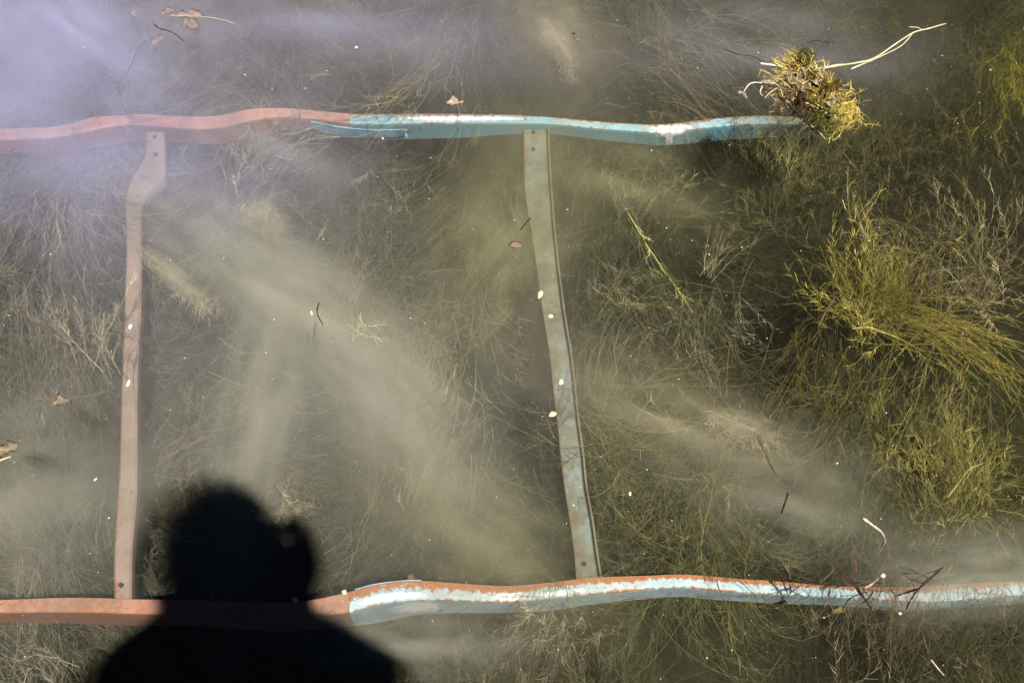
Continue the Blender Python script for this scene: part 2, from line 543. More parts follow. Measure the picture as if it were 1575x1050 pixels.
def sweep(name, sections, vv, mat, parent):
    """sections: list of closed rings (n points) along the bar; vv: UV.y of each ring point"""
    S = np.array(sections)
    K, n, _ = S.shape
    idx = np.arange(K * n).reshape(K, n)
    nx = np.roll(idx, -1, axis=1)
    q = np.stack([idx[:-1], nx[:-1], nx[1:], idx[1:]], -1).reshape(-1, 4)
    bm = bmesh.new()
    vs = [bm.verts.new(p) for p in S.reshape(-1, 3)]
    uvl = bm.loops.layers.uv.new('UVMap')
    along = np.concatenate([[0], np.cumsum(np.linalg.norm(np.diff(S[:, 0], axis=0), axis=1))])
    for f in q:
        fc = bm.faces.new([vs[i] for i in f])
        fc.smooth = True
        for lp, i in zip(fc.loops, f):
            lp[uvl].uv = (along[i // n], vv[i % n])
    for ring in (idx[0][::-1], idx[-1]):
        fc = bm.faces.new([vs[i] for i in ring])
        for lp, i in zip(fc.loops, ring): lp[uvl].uv = (along[i // n], vv[i % n])
    bmesh.ops.recalc_face_normals(bm, faces=bm.faces[:])
    me = bpy.data.meshes.new(name)
    bm.to_mesh(me); bm.free()
    try: me.set_sharp_from_angle(angle=math.radians(40))
    except Exception: pass
    return link_mesh(name, me, mat, parent)


def rail(tab, x0, x1, mat, parent, label, dz=0.0, fill=0.0):
    th = 0.0045
    xs = np.linspace(x0, x1, max(8, int((x1 - x0) / 7)))
    secs = []
    for x, (yt, ym, yb) in zip(xs, interp(tab, xs)):
        z = ZR + dz
        Mp = at(x, ym, z)
        d = ray(x, yb)
        t = (Mp[1] - CAM[1]) / d[1]
        F = CAM + d * t
        F[0] = Mp[0]
        B = at(x, yt, z)
        B[0] = Mp[0]
        r = 0.003
        up, bk = np.array([0, 0, 1.0]), np.array([0, 1.0, 0])
        ring = [B, Mp + bk * 0.008, Mp + bk * r, Mp + bk * 0.0009 - up * 0.0009, Mp - up * r, Mp - up * 0.008, F,
                F + bk * th, Mp + bk * th - up * (th + 0.002), Mp + bk * (th + 0.002) - up * th, B - up * th]
        secs.append(ring)
    vv = [0.0, 0.72, 0.93, 1.0, 1.06, 1.2, 2.0, 2.0, 1.1, 0.9, 0.0]
    o = sweep('rail', secs, vv, mat, parent)
    o['label'] = label
    return o


frame = empty('steel_frame', at(790, 560, ZR - 0.06),
              'sunken rusty steel ladder frame, half red and half pale blue, lying under the murky water', 'metal frame')
rail(U_TAB, -420, 536.2, M['red_upper'], frame, 'dull pinkish red section of the upper rail')
rail(U_TAB, 537, 1268, M['blue_upper'], frame, 'pale blue section of the upper rail', 0.0012)
rail(L_TAB, -420, 536.2, M['red_lower'], frame, 'rusty orange red section of the lower rail')
rail(L_TAB, 537, 1900, M['blue_lower'], frame, 'flaking pale blue section of the lower rail with rusty top edge', 0.0012)

ZG = ZR - 0.011


def rung(tab, lip_h, mat, label, y_from, y_to, bolts):
    ys = np.linspace(y_from, y_to, 90)
    th = 0.004
    up = np.array([0, 0, 1.0])
    secs = []
    for y, (xl, xr) in zip(ys, interp(tab, ys)):
        Lp, Rp = at(xl, y, ZG), at(xr, y, ZG)
        Rp[1] = Lp[1] = (Lp[1] + Rp[1]) / 2
        w = norm(Rp - Lp)
        if lip_h > 0:
            ring = [Lp + up * 0.002 , Lp + w * 0.003 + up * 0, Rp - w * 0.004, Rp - w * 0.0015 + up * lip_h * 0.4, Rp - w * 0.001 + up * lip_h,
                    Rp + w * 0.0018 + up * lip_h, Rp + w * 0.002 - up * 0.002, Rp - w * 0.002 - up * th, Lp - up * th]
            vv = [0, 0.3, 0.8, 1.3, 1.75, 1.9, 1.7, 1.5, 0.5]
        else:
            ring = [Lp - up * 0.003, Lp + w * 0.003, Rp - w * 0.003, Rp - up * 0.003, Rp - up * 0.02, Rp - w * th - up * 0.02, Rp - w * th - up * th, Lp - up * (th + 0.002)]
            vv = [0.05, 0.3, 0.85, 1.0, 1.9, 1.5, 1.5, 0.5]
        secs.append(ring)
    o = sweep('rung', secs, vv, mat, frame)
    o['label'] = label
    for (bx, by) in bolts:
        bm = bmesh.new()
        r = 0.0042
        bmesh.ops.create_cone(bm, cap_ends=True, segments=6, radius1=r, radius2=r * 0.85, depth=0.003)
        p = at(bx, by, ZG + 0.0012)
        bmesh.ops.translate(bm, verts=bm.verts, vec=Vector(p))
        me = bpy.data.meshes.new('bolt'); bm.to_mesh(me); bm.free()
        link_mesh('bolt', me, M['hole'], frame)
    return o


RUNG_A = [(190, 223, 252), (203, 223, 253), (235, 223, 254), (256, 213, 254), (275, 201, 253), (287, 196.5, 241), (300, 193.5, 227), (320, 192, 218), (350, 193, 217), (400, 193, 217),
          (470, 191, 217), (500, 190, 215), (600, 186, 211), (700, 184, 211), (760, 181, 210), (800, 178, 207), (850, 175, 203), (921, 175, 202), (940, 175, 202)]
RUNG_B = [(190, 806, 842), (203, 806, 843), (250, 806, 845), (300, 808, 848), (350, 816, 852), (400, 824, 857), (450, 830, 863), (500, 838, 870), (550, 846, 878), (600, 851, 884),
          (650, 857, 889), (700, 862, 896), (750, 868, 901), (800, 876, 910), (850, 883, 917), (888, 886, 923), (915, 889, 926)]
rung(RUNG_A, 0.0, M['rung_pink'], 'pinkish grey crossbar, kinked near its upper end', 203, 935, [(239, 237), (238, 210), (186, 899)])
rung(RUNG_B, 0.011, M['rung_blue'], 'grey green crossbar with bluish patches and a raised lip', 200, 905, [(820, 229), (820, 203), (898, 866)])

# the blue splice plate behind the upper joint
secs = []
for x, ya, yb in ((478, 188, 196), (500, 192, 205), (520, 196, 209), (545, 199, 212), (580, 201, 212), (626, 200.5, 210)):
    y_line = at(x, interp(U_TAB, [x])[0][1], ZR)[1] - 0.0035
    pts = []
    for yy in (ya, yb):
        d = ray(x, yy); pts.append(CAM + d * (y_line / d[1]))
    a, b = pts
    bk = np.array([0, 0.003, 0])
    secs.append([a, b, b + bk, a + bk])
sp = sweep('splice_plate', secs, [0, 1, 1, 0], M['blue_plate'], frame)
sp['label'] = 'loose blue plate poking out under the upper joint'
# small rusty stud and its tab on the far edge of the lower rail, tab under the upper one
for (x, y, w_, h_, mt) in ((632, 888, 0.010, 0.012, 'rust'), (625, 209, 0.006, 0.008, 'blue_plate')):
    bm = bmesh.new()
    bmesh.ops.create_cone(bm, cap_ends=True, segments=8, radius1=w_ * 0.8, radius2=w_ * 0.45, depth=h_)
    bmesh.ops.bevel(bm, geom=bm.edges[:], offset=0.001, segments=1, affect='EDGES')
    p = at(x, y, ZR - 0.006)
    bmesh.ops.translate(bm, verts=bm.verts, vec=Vector(p))
    me = bpy.data.meshes.new('stud'); bm.to_mesh(me); bm.free()
    link_mesh('stud', me, M[mt], frame)
secs = []
for x in np.linspace(546, 648, 14):
    yt = interp(L_TAB, [x])[0][0]
    p = at(x, yt - 0.4, ZR + 0.001)
    secs.append([p + np.array(v) for v in ((0, 0, 0.0006), (0, 0.0012, 0.0006), (0, 0.0012, -0.012), (0, 0.0005, -0.012))])
sweep('paint_lip', secs, [0, .3, .6, 1], M['blue_edge'], frame)['label'] = 'thin blue lip along the far edge of the lower rail'

# ------------------------------------------------------------------ water weeds
flow = VNoise(5.5, 8, 3)
fine_flow = VNoise(22.0, 8, 4)
patch = VNoise(6.0, 8, 5)
clot = VNoise(38.0, 8, 6)


def pxs(P):
    """photograph pixel of world points"""
    c, s = math.cos(TILT), math.sin(TILT)
    d = P - CAM
    u = d[..., 1] * c + d[..., 2] * s
    w = d[..., 1] * s - d[..., 2] * c
    return PW / 2 + FPX * d[..., 0] / w, PH / 2 - FPX * u / w


def weed_colour(P, bright=1.0):
    """per-strand colour: greyer weed on the left, olive and yellow to the right"""
    n = len(P)
    xw = np.clip((P[:, 0] + 0.75) / 1.5, 0, 1)[:, None]
    left = np.array([0.128, 0.118, 0.080])
    mid = np.array([0.072, 0.071, 0.030])
    right = np.array([0.034, 0.034, 0.009])
    c = np.where(xw < 0.5, left + (mid - left) * xw * 2, mid + (right - mid) * (xw * 2 - 1))
    v = np.clip(np.exp(rng.normal(0, 0.38, n)) * np.exp((0.35 + 0.6 * xw[:, 0]) * patch(P)[:, 0]), 0.22, 2.6)
    return c * v[:, None] * bright


def canopy(P):
    q = np.array(P).copy(); q[..., 2] = 0
    return -0.50 + 0.085 * hn[0](q * 1.3)[..., 1] + 0.05 * hn[1](q * 1.3)[..., 1]


GAPS = [(1165, 560, 130, 80), (1170, 1015, 320, 120), (1370, 1010, 120, 50), (1560, 470, 50, 120), (600, 390, 120, 70), (290, 560, 60, 90), (520, 700, 70, 50), (1100, 300, 90, 45), (80, 700, 80, 30), (1340, 590, 80, 40)]


def mass(nb, per, xr, yr, L, kids, kl, kk=4, K=9):
    n = nb * per
    cb = np.stack([rng.uniform(*xr, nb * 3), rng.uniform(*yr, nb * 3), np.full(nb * 3, -0.48)], -1)
    gx_, gy_ = pxs(cb)
    keep = hn[1](cb * np.array([1.6, 1.6, 0]))[:, 2] > -0.55 + 0.3 * rng.normal(size=nb * 3)
    for (hx, hy, hw, hh) in GAPS:
        keep &= ((gx_ - hx) / hw) ** 2 + ((gy_ - hy) / hh) ** 2 > rng.uniform(0.5, 1.1, nb * 3)
    cb = cb[keep][:nb]
    nb = len(cb); n = nb * per
    cb[:, 2] = canopy(cb) + rng.normal(-0.03, 0.05, nb)
    cb[:, 2] -= 0.10 * np.exp(-((cb[:, 0] + 0.25) / 0.38) ** 2 - ((cb[:, 1] - 0.80) / 0.38) ** 2)
    db = norm(flow(cb * np.array([1, 1, 0])) * np.array([1, 1, 0.0])) + rng.normal(0, 0.55, (nb, 3)) * np.array([1, 1, 0.25])
    Cb = weed_colour(cb)
    wid = 0.012 + 0.05 * rng.random(nb) ** 2
    spr = 0.10 + 0.45 * rng.random(nb) ** 2
    ix = np.repeat(np.arange(nb), per)
    root = cb[ix] + rng.normal(0, 1, (n, 3)) * wid[ix, None] * np.array([1, 1, 0.5])
    d = norm(db)[ix] + rng.normal(0, 1, (n, 3)) * spr[ix, None] * np.array([1, 1, 0.4])
    P = grow(root, d, L * rng.uniform(0.4, 1.5, n) * rng.uniform(0.6, 1.3, nb)[ix], K, 9.0, flow, 0.0, 0.05)
    P[..., 2] = np.minimum(P[..., 2], -0.385 - 0.03 * rng.random((n, 1)))
    R = np.linspace(0.00036, 0.00016, K)[None].repeat(n, 0) * rng.uniform(0.6, 1.5, n)[:, None]
    C = Cb[ix] * np.exp(rng.normal(0, 0.25, (n, 1)))
    Q, RQ = branch(P, kids, kl, kk, 1.0, 14.0, fine_flow, 0.00026, 0.00013)
    return [(P, R, C), (Q, RQ, np.repeat(C, kids, 0) * rng.uniform(0.7, 1.3, (len(Q), 1)), 1)]


sets = mass(1150, 12, (-1.05, 1.05), (0.22, 1.75), 0.17, 11, 0.020, 3) + mass(330, 12, (-1.0, 0.15), (0.3, 1.7), 0.12, 11, 0.018, 3) + mass(560, 8, (0.2, 1.05), (0.22, 1.6), 0.13, 11, 0.022, 3) \
    + mass(160, 10, (-2.2, 2.2), (-0.3, 2.8), 0.24, 3, 0.07)
mat_weed = link_mesh('weed_bed', tube_mesh('weed_bed', sets), M['weed'])
tag(mat_weed, 'dense bed of fine thread-like water weed covering the lake bottom', 'weeds', kind='stuff')


def plant(px, py, z, label, n=40, L=0.14, spread=1.0, dirpx=None, tint=(0.24, 0.20, 0.07), kids=10, kl=0.03, needles=0, nl=0.007, size=0.03,
          r=0.00045, curl=6.0, name='water_weed', up=0.3, grp=None, fuzzy=False):
    c = at(px, py, z)
    base = np.array([c[0], c[1] + 0.0, min(z - 0.03, z)])
    e = empty(name, (c[0], c[1], float(bed_z(c))), label, 'water weed', grp)
    root = c + rng.normal(0, size, (n, 3)) * np.array([1, 1, 0.5])
    if dirpx is not None:
        t = at(px + dirpx[0], py + dirpx[1], z) - c
        d = norm(t)[None] + rng.normal(0, spread, (n, 3)) * np.array([1, 1, 0.5])
    else:
        d = rng.normal(0, 1, (n, 3)) * np.array([1, 1, 0.35])
    d[:, 2] += up * 0.5
    K = 9
    P = grow(root, d, L * rng.uniform(0.5, 1.25, n), K, curl, flow, 0.0, 0.06)
    P[..., 2] = np.minimum(P[..., 2], -0.03)
    R = np.linspace(r, r * 0.45, K)[None].repeat(n, 0)
    C = np.array(tint) * np.exp(rng.normal(0, 0.3, (n, 1))) * (0.6 if fuzzy else 1.0)
    if n <= 14:
        for k in range(n):
            link_mesh('stem', tube_mesh('stem', [(P[k:k + 1], R[k:k + 1], C[k:k + 1])]), M['weed'], e)
    else:
        tag(link_mesh('stem', tube_mesh('stem', [(P, R, C)]), M['weed'], e), kind='stuff')
    if kids:
        Q, RQ = branch(P, kids, kl, 5, 0.65, 9.0, fine_flow, r * 0.6, r * 0.3)
        CQ = np.repeat(C, kids, 0) * np.exp(rng.normal(0, 0.25, (len(Q), 1)))
        if fuzzy: CQ = CQ * 1.5 * np.clip(np.exp(0.6 * clot(Q.mean(1) * 0.7)[:, :1]), 0.3, 2.4)
        fs = [(Q, RQ, CQ, 1)]
        if needles:
            W, RW = branch(Q, needles * 2, nl * 1.1, 2, 1.1, 0.0, fine_flow, r * 0.36, r * 0.15)
            fs.append((W, RW, np.repeat(CQ, needles * 2, 0) * (1.45 if needles > 5 else 1.0) * np.exp(rng.normal(0, 0.3, (len(W), 1))), 1))
        tag(link_mesh('foliage', tube_mesh('foliage', fs), M['weed'], e), kind='stuff')
    return e


GOLD, OLIVE, PALE, GREY, BROWN, GREEN = (0.25, 0.205, 0.035), (0.17, 0.14, 0.04), (0.27, 0.24, 0.14), (0.21, 0.19, 0.14), (0.22, 0.16, 0.08), (0.21, 0.21, 0.07)
plant(1350, 480, -0.24, 'bushy golden weed crown, brightest of the right side, below the floating clump', 190, 0.125, 0.95, (-5, -110), (0.265, 0.225, 0.048), 17, 0.014, 0, 0.006, 0.032, r=0.0004, fuzzy=True)
plant(1480, 440, -0.26, 'brownish fuzzy weed mound right of the golden bush', 170, 0.13, 0.8, (0, -110), (0.23, 0.19, 0.09), 17, 0.014, 0, 0.006, 0.042, r=0.0004, fuzzy=True)
plant(1330, 270, -0.32, 'fuzzy brown green weed growing just under the floating clump', 110, 0.12, 0.7, (15, -90), (0.10, 0.088, 0.034), 16, 0.016, 0, 0.006, 0.06, r=0.0004, fuzzy=True)
plant(1470, 230, -0.30, 'dark olive weed thicket in the upper right', 130, 0.13, 0.7, (-10, -90), (0.075, 0.066, 0.02), 16, 0.017, 0, 0.006, 0.08, r=0.0004, fuzzy=True)
plant(1390, 490, -0.24, 'combed bright yellow strands sweeping right from the golden bush', 80, 0.20, 0.22, (160, 45), (0.215, 0.178, 0.035), 7, 0.02, 0, 0.006, 0.02, curl=2.5)
plant(1290, 515, -0.30, 'long strands hanging like a comb below the golden bush', 46, 0.17, 0.18, (-45, 130), (0.12, 0.10, 0.02), 8, 0.02, 0, 0.006, 0.05, curl=3.0)
plant(1460, 560, -0.30, 'drooping olive strands fanning down near the right edge', 46, 0.16, 0.3, (-25, 110), OLIVE, 8, 0.025, 0, 0.006, 0.04, curl=3.0)
plant(1465, 760, -0.28, 'mound of sunlit golden weed at the lower right', 170, 0.12, 0.8, (0, -110), (0.215, 0.185, 0.048), 17, 0.014, 0, 0.006, 0.036, r=0.0004, fuzzy=True)
plant(1095, 470, -0.30, 'pale feathery weed sprig right of the blue crossbar', 60, 0.09, 0.55, (10, 90), (0.17, 0.16, 0.09), 15, 0.013, 0, 0.006, 0.03, r=0.0004, fuzzy=True)
plant(1092, 425, -0.26, 'pale antler-shaped weed stalk pointing up toward the rail', 10, 0.11, 0.2, (18, -110), (0.19, 0.175, 0.09), 16, 0.015, 0, 0.006, 0.008, r=0.00045, curl=3)
plant(968, 330, -0.26, 'two long yellow green stalks beside the blue crossbar', 5, 0.19, 0.07, (62, 135), GREEN, 8, 0.022, 2, 0.006, 0.006, r=0.0006, curl=1.5)
plant(165, 560, -0.28, 'pale forked weed left of the pink crossbar', 14, 0.12, 0.55, (-40, -90), (0.24, 0.22, 0.16), 9, 0.028, 4, 0.006, 0.02, r=0.0006, curl=4)
plant(365, 285, -0.28, 'grey branching weed spray under the red upper rail', 14, 0.11, 0.4, (20, -80), (0.24, 0.22, 0.16), 9, 0.026, 4, 0.006, 0.015, r=0.0006)
plant(405, 355, -0.34, 'pale silty weed knot in the middle of the left bay', 90, 0.045, 0.6, (-5, -60), (0.26, 0.24, 0.17), 9, 0.010, 0, 0.005, 0.014, r=0.0004, fuzzy=True)
plant(120, 300, -0.32, 'grey weed fan left of the kinked crossbar', 30, 0.14, 0.7, (60, 40), GREY, 9, 0.03, 0, 0.006, 0.03)
plant(190, 130, -0.30, 'greyish starry weed tuft above the red rail', 50, 0.13, 0.8, None, GREY, 8, 0.03, 0, 0.006, 0.03)
plant(660, 95, -0.30, 'fine arching weed threads above the blue rail', 26, 0.19, 0.6, (-60, 90), (0.24, 0.21, 0.12), 7, 0.04, 0, 0.006, 0.04, curl=8)
plant(555, 508, -0.22, 'tiny pale weed tuft in the hazy middle', 16, 0.03, 0.8, None, (0.45, 0.42, 0.26), 6, 0.012, 0, 0.006, 0.008)
plant(630, 775, -0.30, 'small lone sprig in the dim water between the crossbars', 7, 0.045, 0.25, (8, -50), (0.30, 0.27, 0.15), 7, 0.016, 2, 0.005, 0.006)
plant(425, 790, -0.26, 'pale weed wisps at the edge of the head shadow', 24, 0.05, 0.8, None, (0.20, 0.175, 0.10), 8, 0.012, 3, 0.005, 0.014)
plant(232, 794, -0.22, 'thin yellow green stalk left of the head shadow', 3, 0.075, 0.1, (60, 42), (0.38, 0.36, 0.12), 5, 0.03, 0, 0.006, 0.004, r=0.0006, curl=2)
plant(850, 960, -0.34, 'feathery brown weed below the foot of the blue crossbar', 70, 0.09, 0.6, (-20, 80), (0.17, 0.145, 0.09), 14, 0.015, 0, 0.006, 0.03, r=0.0004, fuzzy=True)
plant(1345, 985, -0.32, 'tangled brown weed hanging below the lower rail', 60, 0.09, 0.8, (10, -60), (0.15, 0.115, 0.06), 14, 0.016, 0, 0.006, 0.04, r=0.0004, fuzzy=True)
plant(1510, 990, -0.32, 'hazy grey brown weed in the lower right corner', 110, 0.12, 0.7, (0, -80), (0.10, 0.085, 0.05), 15, 0.017, 0, 0.006, 0.06, r=0.0004, fuzzy=True)
plant(1555, 80, -0.24, 'yellow weed tuft at the upper right corner', 90, 0.12, 0.5, (20, 80), (0.17, 0.145, 0.018), 15, 0.015, 0, 0.006, 0.03, r=0.0004, fuzzy=True)
plant(1080, 800, -0.34, 'loose olive weed strands above the lower blue rail', 40, 0.16, 0.8, None, (0.10, 0.095, 0.03), 9, 0.035, 0, 0.006, 0.06)
plant(930, 640, -0.36, 'long faint green strands right of the lower crossbar', 40, 0.2, 0.5, (40, 110), (0.18, 0.165, 0.055), 8, 0.035, 0, 0.006, 0.05)
plant(1030, 90, -0.34, 'swirled brown weed strands at the top above the blue rail', 70, 0.22, 0.35, (150, -40), (0.19, 0.16, 0.085), 6, 0.03, 0, 0.006, 0.07, curl=11)
plant(480, 215, -0.34, 'combed pale strands tucked under the joint of the upper rail', 50, 0.12, 0.25, (-95, 60), (0.27, 0.24, 0.16), 5, 0.02, 0, 0.006, 0.025, curl=3)
plant(1320, 330, -0.16, 'slender upright weed spike poking above the golden bush', 6, 0.06, 0.2, (2, -60), (0.28, 0.23, 0.08), 14, 0.010, 0, 0.005, 0.006)
plant(1250, 620, -0.36, 'dark shaggy weed below the hanging comb of strands', 50, 0.15, 0.6, (-30, 60), (0.12, 0.10, 0.035), 9, 0.03, 0, 0.006, 0.06)
plant(1190, 300, -0.32, 'yellow green feathery weed under the end of the upper rail', 100, 0.11, 0.7, (-5, -80), (0.125, 0.12, 0.04), 15, 0.016, 0, 0.006, 0.04, r=0.0004, fuzzy=True)

plant(600, 120, -0.36, 'bushy grey weed above the blue rail just left of its pale leaf', 80, 0.12, 0.75, (10, -90), (0.15, 0.135, 0.085), 15, 0.016, 0, 0.006, 0.045, r=0.0004, fuzzy=True)
plant(430, 120, -0.36, 'feathery grey weed above the red rail where it arches highest', 80, 0.12, 0.75, (-10, -80), (0.15, 0.135, 0.095), 15, 0.016, 0, 0.006, 0.045, r=0.0004, fuzzy=True)
plant(1010, 140, -0.38, 'low feathery brown weed above the bend in the blue rail', 80, 0.12, 0.75, (20, -80), (0.13, 0.115, 0.06), 15, 0.016, 0, 0.006, 0.045, r=0.0004, fuzzy=True)
plant(110, 520, -0.36, 'bushy grey weed near the brown leaf left of the pink crossbar', 80, 0.12, 0.75, (-20, -80), (0.17, 0.155, 0.105), 15, 0.016, 0, 0.006, 0.045, r=0.0004, fuzzy=True)
plant(110, 285, -0.38, 'feathery dull weed under the far left of the red rail', 80, 0.12, 0.75, (20, 70), (0.15, 0.135, 0.1), 15, 0.016, 0, 0.006, 0.045, r=0.0004, fuzzy=True)
plant(560, 275, -0.38, 'dim branching weed under the blue splice plate', 80, 0.12, 0.75, (30, 70), (0.14, 0.13, 0.075), 15, 0.016, 0, 0.006, 0.045, r=0.0004, fuzzy=True)
plant(1000, 330, -0.36, 'bushy olive weed right of the top of the blue crossbar', 80, 0.12, 0.75, (-10, -60), (0.15, 0.14, 0.065), 15, 0.016, 0, 0.006, 0.045, r=0.0004, fuzzy=True)
plant(950, 470, -0.38, 'feathery olive weed right of the middle of the blue crossbar', 80, 0.12, 0.75, (20, 80), (0.14, 0.13, 0.055), 15, 0.016, 0, 0.006, 0.045, r=0.0004, fuzzy=True)
plant(1060, 720, -0.38, 'tall feathery olive weed in the middle of the right bay', 80, 0.12, 0.75, (-30, 90), (0.15, 0.14, 0.055), 15, 0.016, 0, 0.006, 0.045, r=0.0004, fuzzy=True)
plant(340, 800, -0.40, 'fuzzy grey weed fringing the top of the head shadow', 80, 0.12, 0.75, (10, -70), (0.17, 0.15, 0.09), 15, 0.016, 0, 0.006, 0.045, r=0.0004, fuzzy=True)


# ------------------------------------------------------------------ twigs, straws, leaves
def twig(name, pts, r, mat, label, cat, parent=None, zs=None, knots=0, sides=7, grp=None):
    """a bent round twig through photograph points (x, y, z)"""
    W = np.array([at(*p) for p in pts])
    t = np.linspace(0, len(W) - 1, max(8, 5 * len(W)))
    tab = np.concatenate([np.arange(len(W))[:, None], W], 1)
    C = interp(tab, t)
    C += 0.0012 * fine_flow(C * 3) * np.clip(r / 0.002, 0.3, 1)
    T = norm(np.gradient(C, axis=0))
    ref = np.array([0.3, 0.2, 1.0])
    A = norm(np.cross(T, ref)); B = np.cross(T, A)
    K = len(C)
    rr = r * np.linspace(1.0, 0.6, K) * (1 + 0.15 * rng.normal(size=K))
    rr[0] *= 0.6; rr[-1] *= 0.5
    secs = [[C[k] + rr[k] * (math.cos(2 * math.pi * j / sides) * A[k] + math.sin(2 * math.pi * j / sides) * B[k]) for j in range(sides)] for k in range(K)]
    if parent is None:
        e = sweep(name, secs, [0.5] * sides, mat, None)
        o = np.mean(C, axis=0)
        e.data.transform(Matrix.Translation(-Vector(o)))
        e.location = o
        tag(e, label, cat, grp)
        return e
    return sweep(name, secs, [0.5] * sides, mat, parent)


def leaf(px, py, z, lw, ang, mat, label, name='dead_leaf', cat='dead leaf', aspect=0.5, curl=0.25, lobes=0.18, parent=None, grp=None):
    """a curled, ragged dead leaf, lw photograph pixels long"""
    c = at(px, py, z)
    s = lw * np.linalg.norm(c - CAM) / FPX
    bm = bmesh.new()
    n, m = 12, 3
    seed = rng.uniform(0, 6.28, 4)
    rows = []
    for i in range(n + 1):
        t = i / n
        w = aspect * 0.5 * math.sin(math.pi * min(1, t ** 0.8)) * (1 + lobes * 1.6 * math.sin(9 * t + seed[0]) + lobes * math.sin(23 * t + seed[1])) + 0.02
        row = []
        for j in range(-m, m + 1):
            v = j / m
            y = w * v * (1 + 0.3 * lobes * math.sin(17 * t + seed[2] * (1 if v > 0 else 2)))
            z_ = curl * (v * v * w * 1.6 + 0.35 * math.sin(3.0 * t + seed[3]) * 0.5) + 0.03 * math.sin(11 * t + 5 * v)
            row.append(bm.verts.new(((t - 0.5) * s, y * s, z_ * s)))
        rows.append(row)
    for i in range(n):
        for j in range(2 * m):
            f = bm.faces.new((rows[i][j], rows[i + 1][j], rows[i + 1][j + 1], rows[i][j + 1]))
            f.smooth = True
    g = bmesh.ops.solidify(bm, geom=bm.faces[:], thickness=0.0006)
    me = bpy.data.meshes.new(name)
    bm.to_mesh(me); bm.free()
    o = link_mesh(name, me, mat)
    o.rotation_euler = (rng.normal(0, 0.1), rng.normal(0, 0.1), -math.radians(ang))
    o.location = c
    if parent is not None:
        o.parent = parent
        o.matrix_parent_inverse = Matrix.Translation(-Vector(parent.location))
    else:
        tag(o, label, cat, grp)
    return o


def pebble(px, py, z, lw, lh, ang, mat, label, name, cat, grp=None):
    """a small lumpy flake or seed"""
    c = at(px, py, z)
    s = np.linalg.norm(c - CAM) / FPX
    bm = bmesh.new()
    bmesh.ops.create_icosphere(bm, subdivisions=2, radius=0.5)
    for v in bm.verts:
        k = 1 + 0.22 * math.sin(5 * v.co.x + px) + 0.18 * math.sin(7 * v.co.y + py) + 0.1 * math.sin(11 * v.co.z)
        v.co = Vector((v.co.x * lw * s * k, v.co.y * lh * s * k, v.co.z * min(lw, lh) * s * 0.5 * k))
    for f in bm.faces: f.smooth = True
    me = bpy.data.meshes.new(name)
    bm.to_mesh(me); bm.free()
    o = link_mesh(name, me, mat)
    o.rotation_euler = (0, 0, -math.radians(ang))
    o.location = c
    tag(o, label, cat, grp)
    return o


S = 0.002   # just riding on the surface
leaf(700, 158, S, 27, 4, M['leaf_pale'], 'pale curled leaf floating above the blue upper rail', aspect=0.5, curl=0.5, lobes=0.35)
e = leaf(94, 619, S, 27, -18, M['leaf_tan'], 'brown leaf floating left of the pink crossbar', aspect=0.5, curl=0.5, lobes=0.3)
leaf(12, 690, S, 32, -28, M['leaf_tan'], 'large tan leaf floating at the left edge', aspect=0.6, curl=0.5, lobes=0.3)
twig('straw', [(-12, 712, S), (4, 706, S), (17, 701, S)], 0.0012, M['straw'], 'short pale straw beside the tan leaf at the left edge', 'straw')
leaf(293, 38, -0.2, 28, 20, M['leaf_pink'], 'larger pinkish leaf sunk near the top left, below the straw', aspect=0.6, curl=0.4, lobes=0.35)
leaf(292, 23, -0.2, 42, 5, M['leaf_pink'], 'long pinkish leaf on the straw at the top left', aspect=0.3, curl=0.4, lobes=0.3)
leaf(258, 20, -0.2, 22, -20, M['leaf_pink'], 'small pinkish leaf left end of the straw at the top', aspect=0.5, curl=0.4, lobes=0.3)
leaf(243, 63, -0.26, 22, -50, M['leaf_pink'], 'faint pink leaf deep under the dark twig at the top left', aspect=0.55, curl=0.3, lobes=0.25)
leaf(206, 20, -0.28, 18, 60, M['leaf_pink'], 'faint small leaf deep in the violet sky glare at the top left', aspect=0.55, curl=0.3, lobes=0.25)
twig('straw', [(262, 24, -0.08), (285, 25, -0.07), (315, 26, -0.05), (345, 32, -0.03), (362, 37, -0.02)], 0.0008, M['straw'], 'thin pale straw across the pinkish leaves at the top left', 'straw')
twig('twig', [(236, 37, -0.05), (246, 44, -0.05), (259, 47, -0.05), (272, 54, -0.05), (284, 64, -0.05)], 0.0009, M['bark'], 'thin dark curved twig among the pinkish leaves at the top left', 'twig')
leaf(793, 377, -0.12, 22, 0, M['leaf_pink'], 'reddish brown leaf left of the blue crossbar', aspect=0.55, curl=0.2, lobes=0.15)
tw = twig('twig', [(801, 353, S), (808, 344, S), (817, 334, S)], 0.0011, M['bark'], 'tiny dark twig floating over the left edge of the blue crossbar', 'twig')
pebble(831, 453, S, 9, 14, 20, M['cream'], 'yellow flake on the left edge of the blue crossbar, higher one', 'flake', 'flake', 'cream flakes by the blue crossbar')
pebble(849, 637, S, 14, 9, -25, M['cream'], 'yellow flake on the left edge of the blue crossbar, lower one', 'flake', 'flake', 'cream flakes by the blue crossbar')
pebble(847, 486, S, 6, 9, 10, M['white'], 'upper white seed over the blue crossbar', 'seed', 'seed', 'white seeds on the water')
pebble(864, 587, S, 7, 12, 10, M['cream'], 'lower cream seed over the blue crossbar', 'seed', 'seed', 'white seeds on the water')
pebble(200, 502, S, 5, 9, 8, M['white'], 'upper white seed over the pink crossbar', 'seed', 'seed', 'white seeds on the water')
pebble(198, 589, S, 5, 10, 10, M['white'], 'lower white seed over the pink crossbar', 'seed', 'seed', 'white seeds on the water')
pebble(530, 910, S, 9, 6, -25, M['cream'], 'cream seed at the joint of the lower rail', 'seed', 'seed', 'white seeds on the water')
